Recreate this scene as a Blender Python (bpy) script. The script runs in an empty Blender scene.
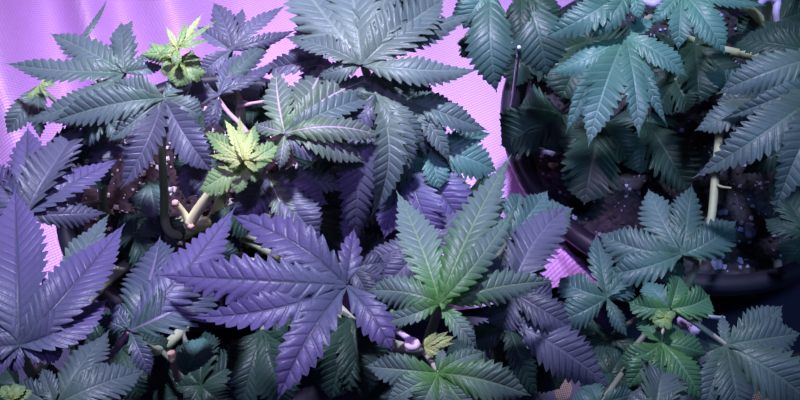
import bpy, math, random
import numpy as np
from mathutils import Vector, Matrix

random.seed(7)
sc = bpy.context.scene
COL = sc.collection

# ------------------------------------------------------------------ camera, world, lights, exposure
CAM = np.array([0.0, -0.424, 0.768])
PITCH = math.radians(58)
FPX = 966.0
cd = bpy.data.cameras.new('camera')
cam = bpy.data.objects.new('camera', cd)
COL.objects.link(cam)
cam.location = CAM
cam.rotation_euler = (math.pi / 2 - PITCH, 0, 0)
cd.sensor_width = 36
cd.lens = FPX / 800 * 36
cd.clip_start = 0.01
sc.camera = cam

w = bpy.data.worlds.new('tent_dark')
sc.world = w
w.use_nodes = True
w.node_tree.nodes['Background'].inputs[0].default_value = (0.10, 0.16, 0.42, 1)
w.node_tree.nodes['Background'].inputs[1].default_value = 0.09


def area(name, loc, target, size, power, color, spread=180):
    l = bpy.data.lights.new(name, 'AREA')
    l.shape = 'DISK'
    l.size = size
    l.energy = power
    l.color = color
    l.spread = math.radians(spread)
    o = bpy.data.objects.new(name, l)
    COL.objects.link(o)
    o.location = loc
    o.rotation_euler = (Vector(target) - Vector(loc)).to_track_quat('-Z', 'Y').to_euler()
    return o


def spot(name, loc, target, angle, blend, power, color, radius=0.05):
    l = bpy.data.lights.new(name, 'SPOT')
    l.energy = power
    l.color = color
    l.spot_size = math.radians(angle)
    l.spot_blend = blend
    l.shadow_soft_size = radius
    o = bpy.data.objects.new(name, l)
    COL.objects.link(o)
    o.location = loc
    o.rotation_euler = (Vector(target) - Vector(loc)).to_track_quat('-Z', 'Y').to_euler()
    return o


# grow lamps above the plants; the blue and gap spots are added fill
spot('grow_lamp_pink', (-0.55, 0.50, 1.02), (-0.18, 0.24, 0.0), 50, 0.9, 19, (0.88, 0.48, 0.95), 0.05)
area('grow_lamp_white', (-0.10, 0.30, 1.45), (-0.1, 0.08, 0.2), 0.12, 3.7, (0.68, 0.67, 0.98), 50)
spot('grow_lamp_violet', (-0.14, -0.30, 1.20), (-0.07, -0.13, 0.3), 27, 1.0, 13, (0.46, 0.26, 1.0), 0.04)
spot('grow_lamp_green_white', (0.17, 0.25, 1.3), (0.17, 0.15, 0.25), 18, 1.0, 11, (0.52, 0.95, 0.98), 0.04)
spot('fill_spot_blue', (0.22, -0.42, 1.3), (0.24, 0.04, 0.1), 30, 1.0, 20, (0.30, 0.55, 1.0), 0.06)  # added fill from the viewing side to lift the right-hand soil
spot('fill_spot_gap', (0.12, -0.30, 1.2), (0.148, -0.03, 0.04), 6, 0.8, 45, (0.92, 0.52, 0.98), 0.02)  # added narrow fill that brightens the liner between the pots
sc.view_settings.view_transform = 'Standard'
sc.view_settings.look = 'None'
sc.view_settings.gamma = 1
sc.view_settings.exposure = 0.0

# ------------------------------------------------------------------ helpers
FW = np.array([0, math.cos(PITCH), -math.sin(PITCH)])
RT = np.array([1.0, 0, 0])
UP = np.cross(RT, FW)
LEVEL = 0.19        # canopy heights below are given above this drop
BACK = -FW          # leaves lean a little to the open side of the canopy
LEAN = 0.5 * BACK + 0.5 * np.array([0, 0, 1.0])
LEAN = LEAN / np.linalg.norm(LEAN)


def at(x, y, z):
    d = FW + RT * (x - 400) / FPX + UP * (200 - y) / FPX
    return CAM + d * (z - CAM[2]) / d[2]


def per_px(p):
    return float(np.dot(p - CAM, FW)) / FPX


def tag(o, label=None, cat=None, group=None, kind=None):
    if label: o['label'] = label
    if cat: o['category'] = cat
    if group: o['group'] = group
    if kind: o['kind'] = kind
    return o


def empty(name, loc, parent=None):
    o = bpy.data.objects.new(name, None)
    COL.objects.link(o)
    o.empty_display_size = 0.02
    if parent is not None:
        o.parent = parent
        o.location = Vector(loc) - world_loc(parent)
    else:
        o.location = Vector(loc)
    o['_w'] = [float(v) for v in loc]
    return o


def world_loc(o):
    return Vector(o['_w']) if '_w' in o else Vector((0, 0, 0))


def mesh_obj(name, verts, faces, mat, parent=None, origin=None, uvs=None, smooth=True):
    """verts are world positions; the object's origin sits at `origin`."""
    v = np.asarray(verts, dtype=float)
    if origin is None:
        origin = v.mean(axis=0) if parent is None else np.array(world_loc(parent))
    origin = np.asarray(origin, dtype=float)
    me = bpy.data.meshes.new(name)
    me.from_pydata((v - origin).tolist(), [], faces)
    if uvs is not None:
        for k, uv in enumerate(uvs):
            lay = me.uv_layers.new(name='uv%d' % k)
            li = np.zeros(len(me.loops), dtype=np.int32)
            me.loops.foreach_get('vertex_index', li)
            lay.data.foreach_set('uv', np.asarray(uv, dtype=np.float32)[li].ravel())
    if smooth:
        me.polygons.foreach_set('use_smooth', [True] * len(me.polygons))
    me.materials.append(mat)
    me.update()
    o = bpy.data.objects.new(name, me)
    COL.objects.link(o)
    if parent is not None:
        o.parent = parent
        o.location = Vector(origin) - world_loc(parent)
    else:
        o.location = Vector(origin)
    o['_w'] = [float(x) for x in origin]
    return o


# ------------------------------------------------------------------ materials
def new_mat(name):
    m = bpy.data.materials.new(name)
    m.use_nodes = True
    nt = m.node_tree
    return m, nt, nt.nodes['Principled BSDF'], nt.nodes['Material Output']


def N(nt, kind, **kw):
    n = nt.nodes.new(kind)
    for k, v in kw.items():
        setattr(n, k, v)
    return n


def math_node(nt, op, a, b=None):
    n = nt.nodes.new('ShaderNodeMath')
    n.operation = op
    for i, s in enumerate((a, b)):
        if s is None: continue
        if isinstance(s, (int, float)): n.inputs[i].default_value = s
        else: nt.links.new(s, n.inputs[i])
    return n.outputs[0]


def mix(nt, fac, a, b):
    n = nt.nodes.new('ShaderNodeMix')
    n.data_type = 'RGBA'
    for idx, s in ((0, fac), (6, a), (7, b)):
        if isinstance(s, (int, float)): n.inputs[idx].default_value = s
        elif isinstance(s, tuple): n.inputs[idx].default_value = (*s, 1)
        else: nt.links.new(s, n.inputs[idx])
    return n.outputs[2]


def leaf_mat(name, blade, base, vein, vein_amt=0.6, rough=0.42, spec=0.45, trans=0.15):
    """blade: colour of the outer blade, base: colour close to the petiole, vein: colour of the veins."""
    m, nt, b, out = new_mat(name)
    uv0 = N(nt, 'ShaderNodeUVMap', uv_map='uv0').outputs[0]
    uv1 = N(nt, 'ShaderNodeUVMap', uv_map='uv1').outputs[0]
    s0 = N(nt, 'ShaderNodeSeparateXYZ'); nt.links.new(uv0, s0.inputs[0])
    s1 = N(nt, 'ShaderNodeSeparateXYZ'); nt.links.new(uv1, s1.inputs[0])
    u, v, t = s0.outputs[0], s0.outputs[1], s1.outputs[0]
    av = math_node(nt, 'ABSOLUTE', v)
    fr = math_node(nt, 'FRACT', math_node(nt, 'ADD', u, 0.5))
    dv = math_node(nt, 'ABSOLUTE', math_node(nt, 'SUBTRACT', fr, 0.5))
    side = N(nt, 'ShaderNodeMapRange'); nt.links.new(dv, side.inputs[0])
    side.inputs[1].default_value = 0.05; side.inputs[2].default_value = 0.17
    side.inputs[3].default_value = 1; side.inputs[4].default_value = 0
    fade = math_node(nt, 'SUBTRACT', 1.0, math_node(nt, 'MULTIPLY', av, 0.75))
    sv = math_node(nt, 'MULTIPLY', math_node(nt, 'MULTIPLY', side.outputs[0], fade), 0.42)
    mid = N(nt, 'ShaderNodeMapRange'); nt.links.new(av, mid.inputs[0])
    mid.inputs[1].default_value = 0.02; mid.inputs[2].default_value = 0.09
    mid.inputs[3].default_value = 1; mid.inputs[4].default_value = 0
    vn = math_node(nt, 'MULTIPLY', math_node(nt, 'MAXIMUM', sv, mid.outputs[0]), vein_amt)
    tb = N(nt, 'ShaderNodeMapRange'); nt.links.new(t, tb.inputs[0])
    tb.inputs[1].default_value = 0.0; tb.inputs[2].default_value = 0.6
    tb.inputs[3].default_value = 1; tb.inputs[4].default_value = 0
    tb.interpolation_type = 'SMOOTHSTEP'
    body = mix(nt, tb.outputs[0], blade, base)
    no = N(nt, 'ShaderNodeTexNoise'); no.inputs['Scale'].default_value = 45
    no.inputs['Detail'].default_value = 4
    geo = N(nt, 'ShaderNodeNewGeometry'); nt.links.new(geo.outputs['Position'], no.inputs['Vector'])
    oi = N(nt, 'ShaderNodeObjectInfo')
    val = math_node(nt, 'ADD', math_node(nt, 'MULTIPLY', no.outputs[0], 0.5),
                    math_node(nt, 'MULTIPLY', oi.outputs['Random'], 0.35))
    val = math_node(nt, 'ADD', val, 0.58)
    c = mix(nt, vn, body, vein)
    sc_ = N(nt, 'ShaderNodeVectorMath', operation='SCALE')
    nt.links.new(c, sc_.inputs[0]); nt.links.new(val, sc_.inputs['Scale'])
    nt.links.new(sc_.outputs[0], b.inputs['Base Color'])
    b.inputs['Roughness'].default_value = rough
    b.inputs['Specular IOR Level'].default_value = spec
    tr = N(nt, 'ShaderNodeBsdfTranslucent')
    nt.links.new(sc_.outputs[0], tr.inputs[0])
    ms = N(nt, 'ShaderNodeMixShader'); ms.inputs[0].default_value = trans
    nt.links.new(b.outputs[0], ms.inputs[1]); nt.links.new(tr.outputs[0], ms.inputs[2])
    nt.links.new(ms.outputs[0], out.inputs[0])
    fine = N(nt, 'ShaderNodeTexNoise'); fine.inputs['Scale'].default_value = 700
    nt.links.new(geo.outputs['Position'], fine.inputs['Vector'])
    bp = N(nt, 'ShaderNodeBump'); bp.inputs['Strength'].default_value = 0.25; bp.inputs['Distance'].default_value = 0.0008
    nt.links.new(fine.outputs[0], bp.inputs['Height'])
    bv = N(nt, 'ShaderNodeBump'); bv.inputs['Strength'].default_value = 0.6; bv.inputs['Distance'].default_value = 0.0004
    bv.invert = True
    nt.links.new(math_node(nt, 'MAXIMUM', side.outputs[0], mid.outputs[0]), bv.inputs['Height'])
    nt.links.new(bp.outputs[0], bv.inputs['Normal'])
    nt.links.new(bv.outputs[0], b.inputs['Normal'])
    return m


M = {}
M['mature'] = leaf_mat('mature_leaf', (0.098, 0.145, 0.155), (0.09, 0.16, 0.12), (0.17, 0.25, 0.19))
M['pale'] = leaf_mat('pale_leaf', (0.12, 0.175, 0.175), (0.14, 0.20, 0.15), (0.25, 0.32, 0.26))
M['violet'] = leaf_mat('violet_lit_leaf', (0.135, 0.115, 0.25), (0.105, 0.13, 0.19), (0.035, 0.06, 0.06), 0.6)  # violet light on the front leaves is put into their colour
M['plum'] = leaf_mat('dusky_leaf', (0.10, 0.105, 0.165), (0.085, 0.10, 0.13), (0.19, 0.18, 0.26), 0.5)
M['green'] = leaf_mat('green_centred_leaf', (0.15, 0.235, 0.21), (0.08, 0.27, 0.045), (0.30, 0.46, 0.22))
M['lush'] = leaf_mat('lush_green_leaf', (0.06, 0.165, 0.09), (0.075, 0.22, 0.06), (0.17, 0.34, 0.17))
M['teal'] = leaf_mat('blue_green_leaf', (0.085, 0.20, 0.18), (0.085, 0.22, 0.16), (0.20, 0.36, 0.31), 0.55)
M['slate'] = leaf_mat('dark_blue_green_leaf', (0.065, 0.135, 0.13), (0.065, 0.15, 0.115), (0.15, 0.26, 0.22), 0.55)
M['streaked'] = leaf_mat('streaked_leaf', (0.11, 0.165, 0.13), (0.11, 0.21, 0.08), (0.60, 0.48, 0.54), 0.85)
M['glossy'] = leaf_mat('glossy_leaf', (0.075, 0.10, 0.15), (0.05, 0.13, 0.09), (0.34, 0.26, 0.42), 0.65, rough=0.4, spec=0.55)
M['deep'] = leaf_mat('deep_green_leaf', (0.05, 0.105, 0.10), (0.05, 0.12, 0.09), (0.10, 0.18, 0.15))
M['dark'] = leaf_mat('shade_darkened_leaf', (0.028, 0.062, 0.052), (0.03, 0.07, 0.045), (0.05, 0.095, 0.07), spec=0.25)  # shade under the canopy is put into this dark leaf colour
M['fresh'] = leaf_mat('fresh_growth', (0.21, 0.36, 0.14), (0.34, 0.48, 0.12), (0.48, 0.60, 0.26), 0.6)
M['bud'] = leaf_mat('fresh_bud', (0.44, 0.56, 0.20), (0.52, 0.58, 0.16), (0.70, 0.74, 0.40), 0.6)


def plain(name, col, rough=0.6, spec=0.3, noise=0.0, nscale=60, col2=None, metal=0):
    m, nt, b, out = new_mat(name)
    b.inputs['Roughness'].default_value = rough
    b.inputs['Specular IOR Level'].default_value = spec
    b.inputs['Metallic'].default_value = metal
    no = N(nt, 'ShaderNodeTexNoise'); no.inputs['Scale'].default_value = nscale
    no.inputs['Detail'].default_value = 5
    geo = N(nt, 'ShaderNodeNewGeometry'); nt.links.new(geo.outputs['Position'], no.inputs['Vector'])
    mr = N(nt, 'ShaderNodeMapRange'); nt.links.new(no.outputs[0], mr.inputs[0])
    mr.inputs[1].default_value = 0.3; mr.inputs[2].default_value = 0.7
    c2 = col2 if col2 else tuple(x * (1 - noise) for x in col)
    c = mix(nt, mr.outputs[0], c2, col)
    nt.links.new(c, b.inputs['Base Color'])
    bp = N(nt, 'ShaderNodeBump'); bp.inputs['Strength'].default_value = 0.3; bp.inputs['Distance'].default_value = 0.001
    nt.links.new(no.outputs[0], bp.inputs['Height']); nt.links.new(bp.outputs[0], b.inputs['Normal'])
    return m


M['stem'] = plain('stem_green', (0.50, 0.55, 0.36), 0.5, 0.4, 0.4, 90, (0.38, 0.44, 0.26))
M['petiole'] = plain('petiole_olive', (0.24, 0.27, 0.20), 0.5, 0.4, 0.3, 90)
M['petiole_pink'] = plain('petiole_pink', (0.75, 0.48, 0.55), 0.45, 0.4, 0.3, 90)
M['petiole_pale'] = plain('petiole_pale', (0.72, 0.66, 0.56), 0.5, 0.4, 0.25, 90)
M['stem_pale'] = plain('stem_pale_straw', (0.97, 0.95, 0.52), 0.5, 0.4, 0.0, 120, (0.92, 0.88, 0.42))
M['cut'] = plain('cut_end', (0.92, 0.55, 0.45), 0.6, 0.2, 0.3, 200)
M['pot'] = plain('black_pot', (0.020, 0.020, 0.036), 0.45, 0.3, 0.3, 30)
M['tie'] = plain('soft_tie', (0.98, 0.74, 0.95), 0.5, 0.4, 0.2, 80)
M['tie_grey'] = plain('lilac_tie', (0.55, 0.45, 0.72), 0.5, 0.4, 0.2, 80)
M['wire'] = plain('coated_wire', (0.62, 0.66, 0.78), 0.4, 0.5, 0.2, 80)
M['perlite'] = plain('perlite_white', (0.82, 0.70, 0.74), 0.8, 0.2, 0.35, 300)
M['perlite_cool'] = plain('perlite_lilac', (0.40, 0.38, 0.62), 0.8, 0.2, 0.3, 300)
M['perlite_tan'] = plain('perlite_tan', (0.62, 0.46, 0.36), 0.8, 0.2, 0.3, 300)
M['soil_dark'] = plain('dark_potting_mix', (0.060, 0.060, 0.075), 0.95, 0.1, 0.0, 220, (0.02, 0.02, 0.026))
M['soil'] = plain('potting_mix', (0.065, 0.040, 0.048), 0.95, 0.1, 0.0, 220, (0.02, 0.013, 0.018))


def liner_mat():
    m, nt, b, out = new_mat('reflective_woven_liner')
    geo = N(nt, 'ShaderNodeNewGeometry')
    mp = N(nt, 'ShaderNodeMapping'); nt.links.new(geo.outputs['Position'], mp.inputs[0])
    mp.inputs['Rotation'].default_value = (0, 0, math.radians(-28))
    wv = N(nt, 'ShaderNodeTexWave', bands_direction='Y'); wv.inputs['Scale'].default_value = 110
    wv2 = N(nt, 'ShaderNodeTexWave', bands_direction='X'); wv2.inputs['Scale'].default_value = 110
    nt.links.new(mp.outputs[0], wv.inputs[0]); nt.links.new(mp.outputs[0], wv2.inputs[0])
    s = math_node(nt, 'ADD', math_node(nt, 'MULTIPLY', wv.outputs['Fac'], 0.75), math_node(nt, 'MULTIPLY', wv2.outputs['Fac'], 0.25))
    c = mix(nt, s, (0.50, 0.26, 0.62), (0.72, 0.42, 0.78))  # pink lamp light is put into the white sheet's base colour
    nt.links.new(c, b.inputs['Base Color'])
    b.inputs['Roughness'].default_value = 0.5
    b.inputs['Metallic'].default_value = 0.15
    bp = N(nt, 'ShaderNodeBump'); bp.inputs['Strength'].default_value = 0.35; bp.inputs['Distance'].default_value = 0.001
    nt.links.new(s, bp.inputs['Height']); nt.links.new(bp.outputs[0], b.inputs['Normal'])
    return m


def shaded_floor_mat():
    m, nt, b, out = new_mat('shaded_front_floor')
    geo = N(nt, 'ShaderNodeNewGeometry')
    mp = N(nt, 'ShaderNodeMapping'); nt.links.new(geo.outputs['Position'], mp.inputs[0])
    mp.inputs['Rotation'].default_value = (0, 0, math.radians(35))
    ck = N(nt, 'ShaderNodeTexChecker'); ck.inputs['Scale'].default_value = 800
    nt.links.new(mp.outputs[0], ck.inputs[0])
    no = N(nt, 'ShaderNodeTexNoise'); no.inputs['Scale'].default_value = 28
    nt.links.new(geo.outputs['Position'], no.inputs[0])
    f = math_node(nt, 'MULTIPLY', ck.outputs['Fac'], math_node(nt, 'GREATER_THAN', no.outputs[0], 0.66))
    c = mix(nt, f, (0.020, 0.018, 0.060), (0.26, 0.16, 0.08))  # floor shade painted as near-black, weave glints as tan flecks
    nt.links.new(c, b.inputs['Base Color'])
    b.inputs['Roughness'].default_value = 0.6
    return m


M['liner'] = liner_mat()
M['shaded_floor'] = shaded_floor_mat()

# ------------------------------------------------------------------ setting: tent floor and wall
def grid(x0, x1, y0, y1, nx, ny, zf):
    vs, fs = [], []
    for j in range(ny + 1):
        for i in range(nx + 1):
            x = x0 + (x1 - x0) * i / nx
            y = y0 + (y1 - y0) * j / ny
            vs.append(zf(x, y))
    for j in range(ny):
        for i in range(nx):
            a = j * (nx + 1) + i
            fs.append((a, a + 1, a + nx + 2, a + nx + 1))
    return vs, fs


def sstep(a, b, x):
    t = min(1, max(0, (x - a) / (b - a)))
    return t * t * (3 - 2 * t)


def fold_h(x, y):
    """soft creases of the hanging liner behind the left plant"""
    m = sstep(0.02, 0.2, y) * (1 - sstep(0.0, 0.08, x))
    q = x + 0.35 * (y - 0.2)
    h = 0.05 * math.exp(-((q + 0.40) / 0.030) ** 2) + 0.035 * math.exp(-((q + 0.30) / 0.020) ** 2) + 0.04 * math.exp(-((q + 0.215) / 0.035) ** 2)
    g = 0.085 * math.exp(-(((x - 0.148) * 0.75) ** 2 + (y + 0.028) ** 2) / 0.0022)      # bunched up between the two pots
    g = max(0.0, min(g, (math.hypot(x - 0.2487, y - 0.0687) - 0.121) * 2.4))
    return m * (h + 0.003 * math.sin(q * 60)) + g


def front(x):
    return -0.06 + 0.11 * sstep(0.19, 0.24, x)


vs, fs = grid(-0.9, 0.9, 0.0, 1.0, 240, 60, lambda x, k: (x, front(x) + (0.40 - front(x)) * k, fold_h(x, front(x) + (0.40 - front(x)) * k)))
tag(mesh_obj('floor', vs, fs, M['liner'], origin=(0, 0, 0)), kind='structure')


def wall_pt(x, s):
    r = 0.10
    if s < r * math.pi / 2:
        a = s / r
        y, z = 0.40 + r * math.sin(a), r - r * math.cos(a)
    else:
        y, z = 0.50, r + s - r * math.pi / 2
    f = fold_h(x, 0.4) * (1 - 0.3 * s)
    return (x, y - f * min(1, s / 0.1), z + f * max(0, 1 - s / 0.1))


vs, fs = grid(-0.9, 0.9, 0, 1.6, 240, 60, wall_pt)
tag(mesh_obj('wall_back', vs, fs, M['liner'], origin=(0, 0.5, 0)), kind='structure')
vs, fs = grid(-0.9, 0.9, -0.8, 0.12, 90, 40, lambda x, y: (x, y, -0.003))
tag(mesh_obj('floor_front', vs, fs, M['shaded_floor'], origin=(0, -0.4, 0)), kind='structure')  # added dark sheet standing in for shade on the front floor


# ------------------------------------------------------------------ pots and soil
def lathe(profile, n=96):
    vs, fs = [], []
    k = len(profile)
    for i in range(n):
        a = 2 * math.pi * i / n
        for r, z in profile:
            vs.append((r * math.cos(a), r * math.sin(a), z))
    for i in range(n):
        for j in range(k - 1):
            a, b = i * k + j, ((i + 1) % n) * k + j
            fs.append((a, b, b + 1, a + 1))
    return vs, fs


def offs(vs, c):
    return [(x + c[0], y + c[1], z + c[2]) for x, y, z in vs]


def rock(c, r, seed, squash=0.75):
    rng = random.Random(seed)
    import bmesh
    bm = bmesh.new()
    bmesh.ops.create_icosphere(bm, subdivisions=2, radius=1)
    ax = [rng.uniform(0.7, 1.2) for _ in range(3)]
    ph = [rng.uniform(0, 6) for _ in range(6)]
    vs = []
    for v in bm.verts:
        p = v.co
        k = 1 + 0.22 * math.sin(3 * p.x + ph[0]) + 0.18 * math.sin(4 * p.y + ph[1]) + 0.15 * math.sin(5 * p.z + ph[2])
        vs.append((c[0] + r * k * p.x * ax[0], c[1] + r * k * p.y * ax[1], c[2] + r * k * p.z * ax[2] * squash))
    fs = [tuple(v.index for v in f.verts) for f in bm.faces]
    bm.free()
    return vs, fs


def pot(center, rad, height, label, soil_label, seed, flat, grains):
    cx, cy = center
    rb = rad - 0.042
    wall = [(0.0, 0.004), (rb - 0.006, 0.004), (rb, 0.0), (rb, 0.004), (rad - 0.009, height - 0.022),
            (rad - 0.008, height - 0.018), (rad - 0.001, height - 0.016), (rad, height - 0.013), (rad, height - 0.003), (rad - 0.002, height),
            (rad - 0.008, height), (rad - 0.010, height - 0.003), (rad - 0.012, height - 0.018), (rb - 0.002, 0.010), (0.0, 0.010)]
    root = empty('plant_pot', (cx, cy, 0))
    tag(root, label, 'pot')
    vs, fs = lathe(wall[3:])
    vs2, fs2 = lathe(wall[:3])
    body_v = vs + vs2
    body_f = fs + [tuple(i + len(vs) for i in f) for f in fs2]
    mesh_obj('pot_body', offs(body_v, (cx, cy, 0)), body_f, M['pot'], root)
    vs, fs = lathe([(rad + 0.0005, height - 0.014), (rad + 0.004, height - 0.012), (rad + 0.0055, height - 0.006), (rad + 0.004, height), (rad - 0.001, height + 0.0025),
                    (rad - 0.008, height + 0.001), (rad - 0.0095, height - 0.004)])
    mesh_obj('rim', offs(vs, (cx, cy, 0)), fs, M['pot'], root)
    # soil: a lumpy disc with a skirt, grains of perlite on it
    rng = random.Random(seed)
    zs = height - 0.016
    rs = rad - 0.0135
    n, rings = 160, 46
    vs, fs = [], []

    def hh(x, y):
        return (0.0030 * math.sin(x * 90 + seed) * math.cos(y * 75) + 0.0022 * math.sin(x * 210 + y * 170) + 0.0016 * math.sin(x * 400 - y * 330 + 2)
                + 0.0035 * math.sin(x * 31 + 1) * math.sin(y * 37 + seed))
    for i in range(n):
        a = 2 * math.pi * i / n
        for j in range(rings + 1):
            r = rs * j / rings
            x, y = cx + r * math.cos(a), cy + r * math.sin(a)
            vs.append((x, y, zs + hh(x, y) + rng.uniform(-0.0010, 0.0010)))
        vs.append((cx + rs * math.cos(a), cy + rs * math.sin(a), zs - 0.012))
    k = rings + 2
    for i in range(n):
        for j in range(k - 1):
            a, b = i * k + j, ((i + 1) % n) * k + j
            fs.append((a, a + 1, b + 1, b))
    soil = mesh_obj('potting_soil', vs, fs, M['soil_dark'] if flat else M['soil'], origin=(cx, cy, zs))
    tag(soil, soil_label, 'soil', kind='stuff')
    for name, count, rr, mat in grains:
        gv, gf = [], []
        for g in range(count):
            a, r = rng.uniform(0, 6.283), rs * math.sqrt(rng.random()) * 0.97
            x, y = cx + r * math.cos(a), cy + r * math.sin(a)
            q = rng.uniform(0.4, 1.0) ** 2 * rr
            b0 = len(gv)
            pts = []
            for m_ in range(8):
                th = m_ * 2.399
                zz = 1 - 2 * (m_ + 0.5) / 8
                rad_ = math.sqrt(1 - zz * zz)
                s_ = q * rng.uniform(0.6, 1.15)
                pts.append(Vector((s_ * rad_ * math.cos(th), s_ * rad_ * math.sin(th), s_ * zz)))
            import bmesh
            bm = bmesh.new()
            for p in pts: bm.verts.new(p)
            bmesh.ops.convex_hull(bm, input=bm.verts)
            bm.verts.index_update()
            zc = zs + hh(x, y) + q * 0.3
            for v in bm.verts: gv.append((x + v.co.x, y + v.co.y, zc + v.co.z))
            for f in bm.faces: gf.append(tuple(b0 + v.index for v in f.verts))
            bm.free()
        o = mesh_obj(name, gv, gf, mat, soil, smooth=False)
        o['kind'] = 'stuff'
    return zs


PR = (0.2487, 0.0687)   # right pot
PL = (-0.156, -0.002)   # left pot
zr = pot(PR, 0.1575, 0.110, 'wide black pot of dark soil under the right-hand plant', 'dark potting soil flecked with perlite in the wide right pot', 3, 1,
         [('perlite', 700, 0.0030, M['perlite_cool']), ('bark_crumbs', 700, 0.0036, M['soil_dark'])])
zl = pot(PL, 0.117, 0.110, 'smaller black pot hidden under the left plant, dark rim showing beside pink liner', 'reddish soil with bright perlite under the left plant', 5, 0,
         [('perlite', 600, 0.0036, M['perlite']), ('bark_crumbs', 350, 0.0030, M['soil'])])


# ------------------------------------------------------------------ leaf and stem builders
def leaflet_mesh(hub, z0, tip, z1, wpx, bend=0.0, arch=0.012, fold=0.12, roll=0.0, cup=0.10, teeth=None, puff=1.0, depth=0.31, tooth_px=None):
    hx, hy = hub
    tx, ty = tip
    L = math.hypot(tx - hx, ty - hy)
    nx_, ny_ = -(ty - hy) / max(L, 1e-6), (tx - hx) / max(L, 1e-6)

    def cl(t):
        k = 4 * t * (1 - t) * bend
        return at(hx + (tx - hx) * t + nx_ * k, hy + (ty - hy) * t + ny_ * k,
                  z0 + (z1 - z0) * (0.35 * t + 0.65 * t * t) + arch * 4 * t * (1 - t))
    nt = teeth or (int(max(5, round(L / tooth_px))) if tooth_px else 0) or int(max(6, min(17, round(5 + L / 15))))
    hw = wpx / 2 * per_px(cl(0.5))
    Lw = sum(np.linalg.norm(cl((i + 1) / 12) - cl(i / 12)) for i in range(12))
    cols = []
    jit = random.Random(int(hx * 7 + tx * 13 + ty * 29))
    roll = roll + jit.uniform(-0.22, 0.22)
    fold = fold + jit.uniform(-0.08, 0.14)
    cup = cup + jit.uniform(-0.05, 0.12)
    wav, wph = jit.uniform(0.02, 0.10), jit.uniform(0, 6)
    t_in, t_out = 0.05, 0.945
    prof_n = (0.80 ** 0 * 1.0)

    def prof(t):
        t = min(max(t, 0), 1)
        return (t ** 0.85) * ((1 - t) ** 1.28) / ((0.40 ** 0.85) * (0.60 ** 1.28))
    cols.append((0.0, 0.0, 0.9))
    for k in range(nt):
        dd = depth * jit.uniform(0.75, 1.2)
        for s, mm in ((0.0, 1 - dd), (0.34, 1 - 0.52 * dd), (0.70, 1 - 0.16 * dd), (0.94, 1.0)):
            cols.append((t_in + (t_out - t_in) * (k + s) / nt, k + s, mm))
    cols.append((t_out, float(nt), 1 - depth))
    vv = (-1.0, -0.7, -0.38, -0.07, 0.0, 0.07, 0.38, 0.7, 1.0)
    verts, uv0, uv1 = [], [], []
    for (t, u, mm) in cols:
        fr = u - math.floor(u)
        for v in vv:
            a = abs(v)
            h = hw * prof(t + 0.02)
            m_ = 1 + (mm - 1) * a * a
            tt = min(0.998, t + a * h * 0.80 / Lw)
            p = cl(tt)
            d = cl(min(1, tt + 0.01)) - cl(max(0, tt - 0.01))
            d /= np.linalg.norm(d)
            sd = np.cross(d, LEAN)
            if np.linalg.norm(sd) < 1e-3: sd = RT.copy()
            sd /= np.linalg.norm(sd)
            n = np.cross(sd, d)
            if roll:
                sd, n = sd * math.cos(roll) + n * math.sin(roll), n * math.cos(roll) - sd * math.sin(roll)
            pf = puff * 0.17 * (Lw / nt) * 4 * fr * (1 - fr) * a * (1.15 - a)
            z = h * (fold * a * 2 - cup * a * a * 2 + wav * a * math.sin(t * 9 + wph + (1.3 if v > 0 else 0)) * 2) + pf
            verts.append(p + sd * v * h * m_ + n * z)
            uv0.append((u, v)); uv1.append((t, a))
    tipi = len(verts)
    verts.append(cl(1.0)); uv0.append((nt, 0)); uv1.append((1, 0))
    k = len(vv)
    faces = []
    for c in range(len(cols) - 1):
        for j in range(k - 1):
            a = c * k + j
            faces.append((a, a + 1, a + k + 1, a + k))
    c = len(cols) - 1
    for j in range(k - 1):
        faces.append((c * k + j, c * k + j + 1, tipi))
    return verts, faces, (uv0, uv1)


def tube(pts, radii, seg=10, sub=6):
    """smooth tube through world points"""
    P = [np.asarray(p, float) for p in pts]
    R = list(radii) if hasattr(radii, '__len__') else [radii] * len(P)
    q, rr = [], []
    for i in range(len(P) - 1):
        p0, p1, p2, p3 = P[max(i - 1, 0)], P[i], P[i + 1], P[min(i + 2, len(P) - 1)]
        for s in range(sub):
            t = s / sub
            q.append(0.5 * ((2 * p1) + (p2 - p0) * t + (2 * p0 - 5 * p1 + 4 * p2 - p3) * t * t + (3 * p1 - p0 - 3 * p2 + p3) * t ** 3))
            rr.append(R[i] + (R[i + 1] - R[i]) * t)
    q.append(P[-1]); rr.append(R[-1])
    vs, fs = [], []
    ref = np.array([0.31, 0.17, 0.93])
    for i, p in enumerate(q):
        d = q[min(i + 1, len(q) - 1)] - q[max(i - 1, 0)]
        d = d / (np.linalg.norm(d) + 1e-9)
        a = np.cross(d, ref)
        if np.linalg.norm(a) < 0.05: a = np.cross(d, [1, 0, 0])
        a /= np.linalg.norm(a)
        b = np.cross(d, a)
        for k in range(seg):
            th = 2 * math.pi * k / seg
            vs.append(p + rr[i] * (a * math.cos(th) + b * math.sin(th)))
    for i in range(len(q) - 1):
        for k in range(seg):
            a0, a1 = i * seg + k, i * seg + (k + 1) % seg
            fs.append((a0, a1, a1 + seg, a0 + seg))
    n = len(vs)
    vs.append(q[0]); vs.append(q[-1])
    e = (len(q) - 1) * seg
    for k in range(seg):
        fs.append((n, (k + 1) % seg, k))
        fs.append((n + 1, e + k, e + (k + 1) % seg))
    return vs, fs


def ppts(lst):
    return [at(x, y, z - LEVEL) for x, y, z in lst]


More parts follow.
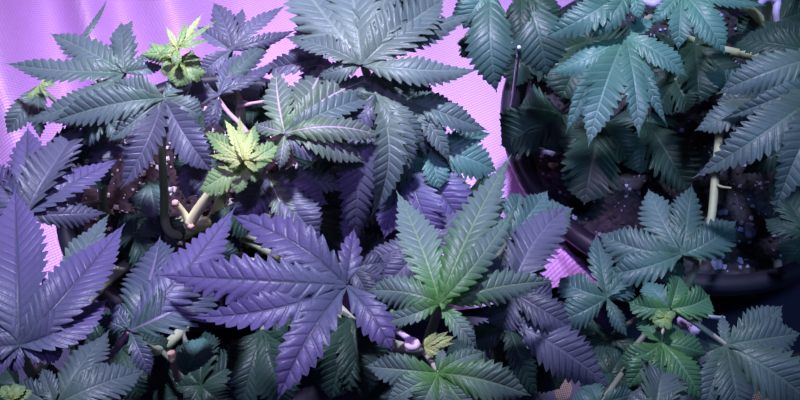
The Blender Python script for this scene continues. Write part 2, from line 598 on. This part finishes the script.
class Plant:
    def __init__(self, name, base, label, cat):
        self.root = empty(name, base)
        tag(self.root, label, cat)
        self.nodes = []

    def stem(self, name, lst, r, mat='stem', label=None, parent=None, node=True, cut=None):
        """lst of (px, py, z)"""
        pts = ppts(lst)
        vs, fs = tube(pts, r)
        o = mesh_obj(name, vs, fs, M[mat], parent or self.root)
        if label: o['label'] = label
        if node:
            for a, b in zip(lst[:-1], lst[1:]):
                for s in (0.0, 0.25, 0.5, 0.75):
                    self.nodes.append(tuple(a[i] + (b[i] - a[i]) * s for i in range(3)))
            self.nodes.append(lst[-1])
        return o

    def leaf(self, hub, z, mat, tips, pet=None, name='fan_leaf', label=None, pet_mat='petiole', pet_r=0.0016, droop=0.018, petiole=True, **kw):
        root = empty(name, at(hub[0], hub[1], z - LEVEL), self.root)
        if label: root['label'] = label
        for i, tp in enumerate(tips):
            tx, ty, wd = tp[:3]
            o = dict(kw)
            bend, dz = 0.0, 0.0
            mt = mat
            for e in tp[3:]:
                if isinstance(e, dict): 
                    e = dict(e)
                    bend = e.pop('bend', bend); dz = e.pop('dz', dz); mt = e.pop('mat', mt); o.update(e)
            L = math.hypot(tx - hub[0], ty - hub[1])
            o.setdefault('arch', 0.010 * L / 120)
            z0 = z + 0.0010 * (i % 3) + o.pop('up', 0)
            z1 = z0 - droop * L / 120 + dz
            ctr = o.pop('hub', hub)
            vs, fs, uv = leaflet_mesh(ctr, z0 - LEVEL, (tx, ty), z1 - LEVEL, wd * 1.32, bend=bend, **o)
            mesh_obj('leaflet', vs, fs, M[mt], root, uvs=uv)
        if petiole:
            if pet is None:
                best = min(self.nodes, key=lambda n: math.hypot(n[0] - hub[0], n[1] - hub[1]) + (900 * max(0, n[2] - z + 0.012)))
                mx, my = (hub[0] * 0.6 + best[0] * 0.4), (hub[1] * 0.6 + best[1] * 0.4)
                pet = [(mx, my, min(z - 0.012, (z + best[2]) / 2)), best]
            vs, fs = tube(ppts([(hub[0], hub[1], z)] + pet), [pet_r] + [pet_r * 1.15] * (len(pet)), 8, 5)
            mesh_obj('petiole', vs, fs, M[pet_mat], root)
        return root


D = dict
# ------------------------------------------------------------------ left plant
LP = Plant('hemp_plant', at(208, 215, 0.094), 'large bushy purple-lit hemp plant filling the left pot, cut pale stem at its middle', 'plant')
LP.stem('main_stem', [(207, 222, .280), (200, 226, .34), (190, 227, .405), (189, 222, .418)], [.005, .004, .0034, .0030], 'stem_pale')
LP.stem('branch', [(189, 224, .416), (203, 203, .432), (221, 181, .45), (240, 158, .464)], [.0037, .0035, .0033, .0026], 'stem_pale', label='pale straw-coloured branch with the bright growing tip')
cutb = LP.stem('cut_branch', [(190, 224, .416), (183, 212, .424), (175, 203, .432)], [.0028, .0022, .0025], 'stem_pale', label='short pale cut-off branch stub', node=False)
vs, fs = tube(ppts([(175.6, 203.7, .4318), (174.2, 201.8, .434)]), [.0024, .0018], 12, 2)
mesh_obj('cut_end', vs, fs, M['cut'], cutb)
vs, fs = tube(ppts([(189, 228.5, .416), (190.5, 226.6, .4195), (194, 226, .417)]), [.0012, .0018, .0010], 10, 3)
mesh_obj('cut_scar', vs, fs, M['cut'], cutb)
LP.stem('branch', [(205, 221, .286), (185, 235, .33), (167, 228, .36), (164, 190, .385), (162, 150, .41), (164, 99, .45)], [.004, .0036, .0033, .0031, .0028, .0022])
LP.stem('branch', [(203, 220, .287), (150, 225, .30), (107, 214, .325), (103, 188, .35), (108, 130, .40), (124, 73, .434)], [.0045, .0042, .004, .0036, .003, .0022])
LP.stem('branch', [(211, 222, .288), (225, 190, .32), (238, 140, .375), (240, 108, .405), (228, 75, .41)], [.0045, .004, .0038, .0035, .0022], label='straight greenish stem behind the bright growing tip')
LP.stem('branch', [(209, 221, .29), (275, 215, .32), (340, 170, .36), (372, 110, .41), (364, 66, .455)], [.0048, .0045, .004, .0035, .0025])
LP.stem('branch', [(210, 222, .286), (290, 262, .31), (360, 330, .36), (418, 350, .43), (430, 333, .452), (440, 303, .482)], [.005, .0048, .0044, .0036, .0030, .0022])
LP.stem('branch', [(206, 223, .286), (130, 262, .33), (70, 320, .40), (36, 372, .44), (21, 346, .49)], [.0045, .0042, .0038, .0032, .0022])
LP.stem('branch', [(207, 224, .286), (200, 300, .31), (160, 350, .36), (130, 331, .465)], [.0045, .0042, .0036, .0024])
LP.stem('branch', [(209, 222, .288), (330, 260, .33), (430, 290, .37), (512, 290, .43)], [.0045, .0042, .0036, .0024])
LP.stem('branch', [(210, 221, .29), (290, 190, .34), (380, 165, .385), (410, 155, .41), (438, 148, .41)], [.0045, .004, .0034, .003, .002])
LP.stem('cut_petiole', [(217, 97, .436), (228, 112, .44), (240, 124, .447), (247, 133, .453)], [.0014, .0015, .0016, .0018], 'petiole_pink', label='smooth pink-white leaf stalk', node=False)
LP.stem('cut_petiole', [(238, 107, .42), (252, 103.5, .425), (270, 101, .43)], [.0014, .0013, .0012], 'petiole_pink', label='pink leaf stalk lying across', node=False)
LP.stem('cut_stub', [(178, 380, .36), (174, 364, .372), (171, 352, .38)], [.0024, .0024, .0026], 'cut', label='pink cut-off stem stub among dark leaves', node=False)

L = LP.leaf
# upper left
L((124, 72), .448, 'mature', [(3, 63, 26, D(bend=-3)), (49, 33, 28, D(bend=2)), (121, 21, 24), (20, 122, 27, D(bend=-7)), (163, 45, 9), (165, 66, 12)], label='wide grey-green leaf reaching over the pink liner')
L((90, 70), .425, 'mature', [(108, -2, 7, D(bend=2, hub=(78, 42))), (133, 19, 13, D(hub=(112, 50))), (30, 75, 14), (101, 40, 12)])
L((38, 86), .40, 'fresh', [(6, 135, 22, D(mat='mature')), (40, 140, 16, D(mat='mature')), (30, 110, 14), (55, 80, 10), (46, 100, 9)], name='young_leaf', label='small yellow-green leaf at the edge of the canopy')
L((164, 98), .458, 'mature', [(120, 190, 30, D(bend=-4, mat='plum')), (214, 174, 30, D(bend=3, mat='plum')), (48, 124, 30, D(bend=5, mat='mature')), (108, 142, 20, D(mat='pale')), (112, 82, 26, D(mat='pale')), (204, 116, 24, D(mat='pale')), (186, 75, 16)])
L((178, 58), .462, 'fresh', [(140, 55, 15, D(bend=3)), (148, 42, 12), (176, 88, 18, D(bend=-2)), (207, 72, 20, D(bend=3)), (160, 72, 16), (201, 58, 16), (196, 82, 12)], name='young_leaf', label='crinkled pale green young leaf against the pink liner', droop=0.012, cup=.25)
L((177, 48), .475, 'fresh', [(163, 44, 6), (166, 26, 5, D(mat='bud')), (187, 21, 6), (203, 13, 7, D(mat='bud')), (219, 19, 5), (210, 40, 6), (193, 30, 6, D(mat='bud')), (158, 53, 7), (176, 66, 9)], name='young_shoot', label='yellow-green young shoot against the pink liner', droop=0.01, pet=[(176, 70, .44), (165, 110, .43)])
L((231, 50), .428, 'plum', [(243, 7, 15), (287, 5, 15, D(bend=-4)), (297, 30, 12), (213, 2, 22, D(bend=3)), (196, 26, 13), (198, 75, 18)])
L((219, 95), .436, 'plum', [(277, 39, 20, D(bend=-6, mat='mature')), (267, 76, 12, D(bend=-4)), (185, 94, 24), (205, 130, 11), (214, 131, 10), (236, 52, 16), (284, 58, 13)], droop=.025)
L((322, 58), .43, 'plum', [(302, 15, 26), (256, 72, 18), (288, 50, 24), (310, 90, 24), (335, 100, 26)])
# large leaf top centre
L((362, 64), .475, 'pale', [(283, -38, 50), (345, -62, 46), (446, -2, 46, D(bend=-3)), (478, 13, 27, D(bend=-5)), (480, 70, 27, D(bend=3)), (283, 37, 24, D(bend=4)), (318, 76, 20), (402, -50, 44)], label='broad pale grey-green leaf at the top centre', petiole=True, fold=.06)
L((374, 78), .452, 'pale', [(414, 102, 26, D(bend=-3)), (396, 122, 26, D(bend=-4)), (346, 104, 22), (372, 130, 24), (402, 84, 16)], droop=.02)
L((196, 150), .405, 'plum', [(208, 205, 24), (186, 200, 22), (215, 180, 20, D(mat='dark')), (176, 175, 18, D(mat='dark'))])
L((150, 182), .35, 'mature', [(136, 214, 24), (158, 222, 24), (168, 190, 20), (140, 196, 20, D(mat='dark'))])
L((85, 165), .41, 'plum', [(98, 118, 32), (62, 128, 30), (120, 140, 26), (110, 185, 20, D(mat='dark'))])
L((104, 118), .43, 'mature', [(60, 104, 24), (80, 142, 22), (52, 118, 18), (125, 140, 18)])
L((392, 78), .435, 'mature', [(362, 180, 26, D(bend=6)), (412, 160, 24), (440, 145, 24), (345, 130, 30, D(mat='plum')), (420, 110, 26)], droop=.03)
L((388, 112), .448, 'mature', [(383, 196, 18, D(bend=-6)), (401, 190, 18, D(bend=-6)), (352, 142, 18), (430, 150, 16)], droop=.03)
L((400, 130), .40, 'plum', [(380, 220, 34), (425, 215, 34), (352, 190, 30), (450, 180, 30), (410, 240, 32)], droop=.02)
L((400, 82), .425, 'dark', [(431, 86, 28), (425, 74, 24), (436, 98, 22)])
# streaked leaf right of the pink stalks
L((285, 133), .468, 'streaked', [(329, 56, 40, D(bend=2)), (276, 69, 26, D(bend=-2)), (386, 76, 26, D(bend=-10)), (388, 139, 26, D(bend=-9, up=.006)), (366, 164, 26, D(bend=-6)), (254, 124, 15), (279, 171, 13), (322, 152, 26, D(mat='plum')), (396, 92, 22, D(bend=-6, mat='mature'))], label='streaked leaf with pale pink veins beside the bright growing tip', droop=.026)
L((268, 175), .43, 'streaked', [(322, 240, 38, D(bend=3, mat='plum')), (300, 235, 20, D(bend=2)), (240, 225, 32, D(mat='plum')), (350, 186, 22, D(mat='mature')), (330, 205, 24, D(mat='plum'))])
# bright growing tip
L((243, 162), .466, 'fresh', [(198, 190, 24, D(bend=-2)), (236, 195, 15), (262, 178, 17), (283, 139, 17, D(bend=3)), (204, 132, 16, D(bend=2)), (258, 120, 13), (216, 148, 14), (270, 163, 9)], name='young_leaf', label='pale green young leaf under the bright growing tip', droop=.02)
L((243, 160), .478, 'bud', [(239, 115, 9), (224, 119, 10, D(bend=2)), (252, 128, 8), (208, 155, 7), (214, 139, 7), (266, 149, 5), (277, 156, 4), (228, 168, 5), (257, 139, 5), (232, 126, 6, D(up=.006)), (259, 172, 6)], name='growing_tip', label='bright yellow-green growing tip above the pale branch', droop=.012, pet=[(240, 163, .466)])
# right of centre, hanging
L((376, 94), .462, 'pale', [(370, 218, 26, D(bend=-16)), (391, 196, 20, D(bend=-14, mat='mature', up=-.005)), (410, 180, 23, D(bend=-9)), (428, 160, 18, D(bend=-8)), (356, 252, 36, D(bend=6, mat='plum', up=-.012)), (386, 139, 20, D(mat='dark')), (330, 122, 18, D(mat='pale')), (352, 105, 22, D(mat='pale')), (345, 150, 20, D(mat='plum'))], droop=.045)
L((408, 100), .45, 'mature', [(450, 165, 19, D(bend=-5, mat='pale')), (468, 113, 20), (489, 131, 25), (440, 96, 14), (420, 150, 22)], droop=.03)
L((430, 148), .425, 'teal', [(498, 172, 32, D(bend=-3)), (492, 133, 18), (440, 190, 22), (410, 170, 20)])
L((405, 158), .415, 'violet', [(463, 226, 46, D(bend=-4)), (440, 252, 36, D(bend=3)), (384, 240, 30), (430, 200, 26, D(mat='plum'))], droop=.02)
L((372, 176), .40, 'plum', [(352, 222, 24), (345, 250, 26), (390, 225, 22), (326, 170, 22, D(mat='dark'))])
L((430, 240), .41, 'plum', [(500, 250, 30), (380, 292, 28), (360, 262, 22), (468, 205, 28)])
# pale leaf, centre right
L((440, 303), .492, 'pale', [(396, 190, 34, D(bend=3, mat='green')), (512, 153, 36, D(bend=-4, mat='green')), (517, 203, 22, D(bend=4, mat='green', up=.008)), (557, 281, 28, D(bend=-5, mat='green')), (366, 291, 28, D(bend=5, mat='green')), (478, 349, 18, D(mat='green')), (381, 323, 15, D(bend=-2, mat='green'))], label='pale leaf with a bright green centre, right of the big violet leaf', pet=[(436, 318, .475), (430, 334, .452)])
# big violet leaf
L((346, 285), .500, 'violet', [(156, 275, 43, D(up=.004)), (188, 317, 31, D(bend=-9)), (277, 402, 36, D(bend=6)), (393, 353, 29, D(bend=-4)), (354, 228, 20), (230, 215, 38, D(bend=9))], label='big violet leaf spread across the front of the plant', depth=.34, tooth_px=15, droop=.003, pet=[(352, 300, .46), (362, 325, .37)])
L((352, 268), .455, 'plum', [(385, 262, 18), (372, 300, 20), (384, 278, 16)])
# left foreground
L((20, 345), .502, 'violet', [(15, 186, 52), (126, 222, 44, D(bend=2)), (108, 299, 34, D(bend=6)), (64, 352, 24), (-35, 285, 44), (-45, 350, 30), (-14, 375, 20), (10, 372, 16)], label='dim violet leaf at the left edge, nearest the front', depth=.2)
L((60, 285), .455, 'teal', [(110, 213, 24, D(mat='mature')), (38, 290, 16), (85, 318, 18)])
L((25, 215), .442, 'violet', [(28, 126, 36), (83, 124, 42, D(bend=-3, mat='plum')), (122, 158, 28, D(bend=-3)), (108, 213, 22, D(mat='plum')), (-20, 160, 30), (-10, 195, 30)], label='purple leaf at the left edge with light raised veins')
L((45, 150), .415, 'dark', [(85, 140, 30), (100, 150, 26), (70, 190, 24), (20, 180, 26)])
L((130, 330), .478, 'glossy', [(160, 236, 50, D(bend=4)), (236, 206, 42, D(bend=4, mat='violet')), (216, 284, 48, D(bend=3)), (190, 256, 40, D(bend=2)), (94, 316, 16), (110, 300, 13), (151, 376, 18)], depth=.3, pet=[(115, 350, .45), (90, 375, .40)], pet_r=.002, pet_mat='petiole_pink', label='shiny blue-green leaf with purple edges, left of the big violet leaf')
L((55, 405), .505, 'mature', [(110, 329, 34, D(bend=-2)), (145, 371, 36, D(bend=-3)), (42, 368, 18), (15, 385, 24), (20, 420, 24)], label='flat grey-green leaf at the bottom left corner')
L((12, 400), .515, 'fresh', [(1, 386, 10), (14, 383, 10), (25, 385, 9), (33, 390, 9), (22, 400, 9), (4, 398, 9)], name='young_shoot', label='tiny fresh shoot at the bottom left corner', droop=.006, petiole=False)
L((186, 373), .40, 'teal', [(204, 337, 26), (178, 350, 10), (216, 352, 8)], name='small_leaf', label='small blue-green leaf in the dark gap')
# bottom centre
L((438, 373), .50, 'green', [(364, 366, 26), (386, 402, 26), (414, 422, 26), (443, 348, 10), (486, 352, 15, D(bend=-4)), (532, 396, 34, D(bend=-4)), (482, 425, 30), (452, 425, 22)], label='green-centred leaf at the bottom centre', pet=[(430, 360, .48), (421, 350, .440)], pet_r=.0013, pet_mat='petiole_pale')
L((424, 347), .492, 'bud', [(456, 336, 7), (449, 331, 6), (443, 355, 6), (456, 343, 5), (437, 332, 6), (434, 358, 5), (446, 347, 5), (430, 336, 5)], name='small_bud', label='tiny cream-yellow bud by the pink tie', droop=.003, petiole=False)
L((392, 312), .44, 'teal', [(378, 322, 10), (450, 318, 10), (405, 325, 12)], petiole=True)
# right shoulder, purple and dark
L((512, 292), .445, 'plum', [(569, 206, 42, D(bend=-9, mat='plum')), (553, 300, 36), (480, 260, 30), (532, 250, 36), (500, 330, 30), (575, 330, 30)], droop=.016)
L((508, 322), .44, 'plum', [(612, 390, 42, D(bend=-6, mat='plum')), (540, 400, 24, D(bend=3, mat='dark')), (560, 330, 28), (470, 345, 26, D(mat='dark'))], droop=.03)
L((512, 238), .405, 'slate', [(574, 208, 36, D(bend=-3)), (520, 192, 26), (548, 190, 24)])
# dark leaves low in the canopy
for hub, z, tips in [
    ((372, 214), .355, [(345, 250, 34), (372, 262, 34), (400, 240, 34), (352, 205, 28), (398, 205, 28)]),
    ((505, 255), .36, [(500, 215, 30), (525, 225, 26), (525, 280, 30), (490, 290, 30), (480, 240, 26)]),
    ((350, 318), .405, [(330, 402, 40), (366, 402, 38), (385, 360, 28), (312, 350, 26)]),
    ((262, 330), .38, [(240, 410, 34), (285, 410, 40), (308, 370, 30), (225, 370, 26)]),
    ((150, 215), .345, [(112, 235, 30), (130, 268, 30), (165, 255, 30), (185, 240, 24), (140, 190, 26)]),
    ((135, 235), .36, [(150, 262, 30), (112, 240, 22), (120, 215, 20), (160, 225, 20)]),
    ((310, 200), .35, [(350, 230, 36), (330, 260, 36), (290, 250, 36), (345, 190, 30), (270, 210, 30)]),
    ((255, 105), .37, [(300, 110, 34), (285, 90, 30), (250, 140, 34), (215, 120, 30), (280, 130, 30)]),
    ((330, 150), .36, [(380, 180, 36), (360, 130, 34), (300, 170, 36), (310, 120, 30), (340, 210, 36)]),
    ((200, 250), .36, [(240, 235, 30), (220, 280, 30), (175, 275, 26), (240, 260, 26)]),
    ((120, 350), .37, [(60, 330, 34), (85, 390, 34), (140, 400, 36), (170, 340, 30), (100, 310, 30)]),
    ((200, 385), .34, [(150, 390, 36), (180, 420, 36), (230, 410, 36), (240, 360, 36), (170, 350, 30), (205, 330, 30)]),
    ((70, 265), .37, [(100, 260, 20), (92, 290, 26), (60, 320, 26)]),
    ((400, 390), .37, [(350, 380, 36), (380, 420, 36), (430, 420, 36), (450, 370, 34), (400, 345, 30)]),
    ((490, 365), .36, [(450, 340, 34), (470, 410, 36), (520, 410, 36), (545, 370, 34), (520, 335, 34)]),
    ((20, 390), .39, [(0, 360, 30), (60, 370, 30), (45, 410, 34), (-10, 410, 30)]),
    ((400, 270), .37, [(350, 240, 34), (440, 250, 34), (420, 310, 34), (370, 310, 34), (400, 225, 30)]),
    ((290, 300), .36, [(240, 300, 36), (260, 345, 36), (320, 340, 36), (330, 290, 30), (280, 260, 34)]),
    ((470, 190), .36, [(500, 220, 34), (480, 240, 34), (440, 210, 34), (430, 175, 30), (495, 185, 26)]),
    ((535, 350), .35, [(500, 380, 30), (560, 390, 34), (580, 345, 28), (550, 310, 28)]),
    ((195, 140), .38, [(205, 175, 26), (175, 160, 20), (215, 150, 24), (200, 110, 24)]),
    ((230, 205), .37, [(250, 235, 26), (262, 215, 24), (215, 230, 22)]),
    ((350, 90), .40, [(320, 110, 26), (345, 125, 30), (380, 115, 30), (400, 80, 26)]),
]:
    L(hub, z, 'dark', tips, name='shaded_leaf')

# ------------------------------------------------------------------ right plant
RP = Plant('hemp_plant', at(752, 100, 0.094), 'dim blue-green hemp plant rooted in the wide right pot, one branch bent over the rim', 'plant')
RP.stem('main_stem', [(752, 98, .280), (768, 70, .33), (775, 40, .37), (771, 20, .40), (764, -4, .43)], [.0062, .0055, .005, .0045, .004])
RP.stem('branch', [(757, 88, .30), (738, 72, .35), (723, 112, .372), (716, 170, .372), (711, 220, .362), (700, 255, .345), (688, 284, .358), (672, 305, .39)], [.0036, .0034, .0032, .0031, .0030, .0028, .0026, .0022], label='pale green branch trained down over the pot rim')
RP.stem('branch', [(774, 40, .37), (757, 16, .39), (741, 5, .41), (700, -10, .43)], [.004, .0036, .0034, .003])
RP.stem('branch', [(768, 60, .34), (690, 40, .36), (662, 12, .43), (640, -8, .45)], [.004, .0034, .003, .0025])
RP.stem('branch', [(760, 80, .31), (640, 80, .33), (540, 30, .38), (510, -14, .43)], [.004, .0036, .0032, .0026])
RP.stem('branch', [(774, 44, .36), (800, 50, .40), (830, 60, .42)], [.004, .0036, .0032])
RP.stem('side_shoot', [(717, 185, .372), (722, 187, .378), (731, 188, .384)], [.0012, .001, .0006], 'stem', node=False)
RP.stem('side_shoot', [(716, 168, .372), (712, 158, .378), (709, 152, .384)], [.001, .0008, .0005], 'stem', node=False)
RP.stem('thin_stem', [(711, 46, .35), (708, 66, .34), (704, 90, .31), (702, 100, .285)], [.0018, .0018, .0018, .0018], 'petiole')
RL = RP.leaf
RL((625, 36), .46, 'teal', [(588, 148, 31, D(bend=3)), (565, 135, 20, D(bend=5, up=-.006)), (639, 138, 24, D(bend=-3)), (548, 73, 24, D(bend=-3)), (688, 77, 25, D(bend=-4)), (655, 112, 24, D(up=-.004)), (652, 20, 15), (668, 128, 14, D(up=-.006))], pet=[(645, 21, .452), (664, 8, .44)], pet_r=.002, pet_mat='petiole', label='brightest blue-green leaf, hanging over the right pot', depth=.28)
RL((632, -14), .478, 'teal', [(543, 38, 28, D(bend=-3)), (591, 39, 21, D(bend=-2)), (560, -12, 26), (640, 20, 14)])
RL((682, -8), .462, 'teal', [(678, 51, 20), (725, 55, 28, D(bend=-4)), (650, 25, 14), (720, 2, 20), (768, 6, 16)], label='leaf hanging from the top edge over the right pot')
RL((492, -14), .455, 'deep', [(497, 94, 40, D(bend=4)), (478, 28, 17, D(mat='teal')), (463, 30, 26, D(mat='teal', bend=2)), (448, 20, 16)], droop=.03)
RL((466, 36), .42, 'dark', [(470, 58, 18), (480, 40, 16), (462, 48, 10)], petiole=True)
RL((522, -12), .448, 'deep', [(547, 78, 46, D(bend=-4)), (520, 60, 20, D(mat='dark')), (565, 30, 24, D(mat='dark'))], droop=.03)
RL((828, 55), .46, 'mature', [(715, 95, 34, D(bend=4)), (716, 38, 28, D(mat='dark', bend=3, up=-.02)), (760, 20, 24, D(mat='dark', up=-.02))], droop=.02)
RL((845, 72), .478, 'mature', [(691, 179, 38, D(bend=-4)), (773, 216, 35, D(bend=6)), (720, 120, 20)], label='big grey-green leaf reaching in from the right edge', droop=.02)
RL((765, 98), .42, 'mature', [(694, 131, 26), (701, 70, 20, D(mat='teal')), (716, 100, 18), (740, 60, 16, D(mat='dark'))])
RL((810, 235), .36, 'dark', [(764, 219, 22), (790, 260, 30), (795, 200, 30), (775, 180, 30)], pet=[(822, 200, .33), (838, 150, .32)])
RL((682, 254), .405, 'slate', [(648, 188, 34, D(bend=-2)), (692, 184, 30), (737, 220, 31, D(bend=4)), (597, 232, 34, D(bend=-6)), (604, 274, 28, D(bend=-4)), (668, 290, 20, D(up=-.02, mat='dark'))], label='five-fingered blue-green leaf lying across the soil and pot rim', droop=.012)
RL((671, 308), .425, 'lush', [(628, 302, 20, D(bend=-3)), (710, 295, 28, D(bend=4)), (680, 276, 20), (645, 282, 22, D(mat='teal', up=-.01))], name='young_leaf', label='small bright green leaf at the bent branch tip', droop=.01)
RL((665, 317), .432, 'fresh', [(652, 322, 8), (660, 328, 7), (670, 330, 7), (672, 322, 6), (676, 313, 7), (655, 312, 7)], name='growing_tip', label='tiny yellow-green growing tip', droop=.006, pet=[(668, 312, .42), (672, 306, .39)])
RL((662, 343), .42, 'lush', [(639, 317, 17), (685, 331, 20), (619, 364, 26, D(bend=-3)), (626, 390, 24), (659, 390, 16), (702, 400, 32, D(bend=-3)), (708, 355, 25, D(bend=-2))], pet=[(664, 330, .415), (668, 318, .41)], pet_mat='petiole_pale', label='green seven-fingered leaf at the front of the right plant', fold=.08)
RL((726, 345), .40, 'mature', [(722, 314, 10), (783, 305, 31, D(bend=3)), (802, 333, 34), (818, 408, 48, D(bend=-4)), (702, 415, 32), (742, 420, 34), (694, 358, 24)], pet=[(708, 332, .41), (692, 321, .41), (676, 312, .40)], pet_r=.0015, pet_mat='petiole_pale', label='wide grey-green leaf on a pale stalk in the bottom right corner')
RL((655, 412), .43, 'mature', [(662, 371, 42), (630, 392, 20), (690, 392, 16)], droop=.004)
RL((607, 297), .40, 'slate', [(596, 233, 22), (559, 277, 28, D(bend=-4)), (551, 323, 26, D(bend=-3)), (634, 282, 22), (628, 338, 14), (640, 262, 14)], label='dark blue-green leaf between the two pots')
RL((600, 404), .42, 'slate', [(588, 380, 20), (636, 393, 20), (570, 400, 20), (612, 372, 20, D(up=-.02, mat='dark'))])
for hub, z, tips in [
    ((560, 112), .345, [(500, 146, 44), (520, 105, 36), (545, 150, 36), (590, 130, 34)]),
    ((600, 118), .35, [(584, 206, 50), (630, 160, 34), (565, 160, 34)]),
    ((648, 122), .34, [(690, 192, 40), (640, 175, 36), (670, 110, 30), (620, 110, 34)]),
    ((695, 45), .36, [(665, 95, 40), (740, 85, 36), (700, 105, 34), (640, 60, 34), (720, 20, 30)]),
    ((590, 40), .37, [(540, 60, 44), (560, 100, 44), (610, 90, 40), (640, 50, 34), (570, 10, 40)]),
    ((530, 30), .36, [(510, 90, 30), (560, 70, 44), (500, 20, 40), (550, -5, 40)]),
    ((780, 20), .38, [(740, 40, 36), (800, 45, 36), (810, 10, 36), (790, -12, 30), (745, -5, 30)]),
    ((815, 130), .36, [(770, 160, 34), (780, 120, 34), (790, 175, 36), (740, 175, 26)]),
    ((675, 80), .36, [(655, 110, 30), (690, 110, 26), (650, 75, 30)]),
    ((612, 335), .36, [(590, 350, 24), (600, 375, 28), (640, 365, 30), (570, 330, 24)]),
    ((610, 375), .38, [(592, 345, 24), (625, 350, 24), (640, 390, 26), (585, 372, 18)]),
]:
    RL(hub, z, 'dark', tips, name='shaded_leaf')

# ------------------------------------------------------------------ ties, wires, bits of perlite
def tie(name, pts, r, mat, label, cat='tie', extra=None, group=None):
    vs, fs = tube(ppts(pts), r, 10, 8)
    o = mesh_obj(name, vs, fs, M[mat])
    return tag(o, label, cat, group)


def coil(cx, cy, z, rpx, turns, dzt, n=14):
    return [(cx + rpx * math.cos(a), cy + rpx * 0.8 * math.sin(a), z + 0.0035 * math.sin(a + 1.0) + dzt * a / 6.283)
            for a in [2 * math.pi * turns * i / (n * turns) for i in range(int(n * turns) + 1)]]


k = [(384, 333, .455), (396, 331, .466), (406, 337, .474)] + coil(412, 344, .478, 5.0, 2.5, .001)
tie('plant_tie', k, [.0018] * 3 + [.0017] * (len(k) - 3), 'tie', 'pink soft tie knotted round the stem at the bottom centre')
k = [(760, 4, .432), (768, -2, .436), (777, 2, .434), (776, 14, .43), (778, 38, .415)]
tie('plant_tie', k, [.0026, .0028, .0030, .0026, .0018], 'tie_grey', 'lilac tie hanging from the stem at the top right')
k = [(636, 8, .452), (645, 3, .455), (654, 4, .457), (660, 0, .455)]
tie('plant_tie', k, [.0022, .0026, .0030, .0024], 'tie_grey', 'short lilac tie at the top edge, above the brightest leaf')
k = [(681, 320, .385), (686, 330, .392), (693, 332, .392), (697, 326, .388), (690, 324, .380)]
tie('plant_tie', k, [.003, .0036, .0034, .003, .0026], 'tie_grey', 'lilac tie beside the pale stalk at the bottom right')
tie('training_wire', [(700, 322, .36), (703, 312, .375), (712, 317, .375), (724, 318, .36)], .0014, 'wire', 'thin curved blue-grey wire near the bottom right leaf', 'wire')
tie('training_wire', [(652, 286, .40), (655, 293, .405), (660, 300, .40)], .0009, 'perlite', 'short white wire by the bent branch tip', 'wire')
tie('tie_down_wire', [(519, 47, .445), (516.5, 70, .40), (513.5, 92, .36), (511.5, 108, .318)], .0014, 'wire', 'straight pale wire standing at the left rim of the wide pot', 'wire')

for i, (x, y, r, m, lab) in enumerate([
    (549, 154, .0052, 'perlite_cool', 'lilac perlite lump by the left rim of the right pot'),
    (554, 166, .0050, 'perlite_tan', 'tan pebble just below the lilac lump at the left rim'),
    (544, 178, .0042, 'soil', 'dark bark chunk below the tan pebble'),
    (749, 232, .0054, 'perlite_cool', 'lilac perlite lump on bare soil right of the five-fingered leaf'),
    (717, 264, .0042, 'perlite_cool', 'lilac perlite lump beside the branch at the pot rim'),
    (722, 213, .0040, 'perlite_cool', 'small bluish perlite lump right beside the pale branch'),
    (777, 266, .0040, 'perlite_tan', 'tan pebble on the soil near the front rim'),
    (612, 152, .0030, 'perlite_cool', 'small bluish perlite crumb under the tip of the brightest leaf')]):
    c = at(x, y, zr + 0.002)
    vs, fs = rock((c[0], c[1], zr + r * 0.45), r, 30 + i)
    tag(mesh_obj('bark_chunk' if m == 'soil' else ('pebble' if 'tan' in m else 'perlite_lump'), vs, fs, M[m]), lab, 'pebble', 'loose lumps on the soil of the right pot')
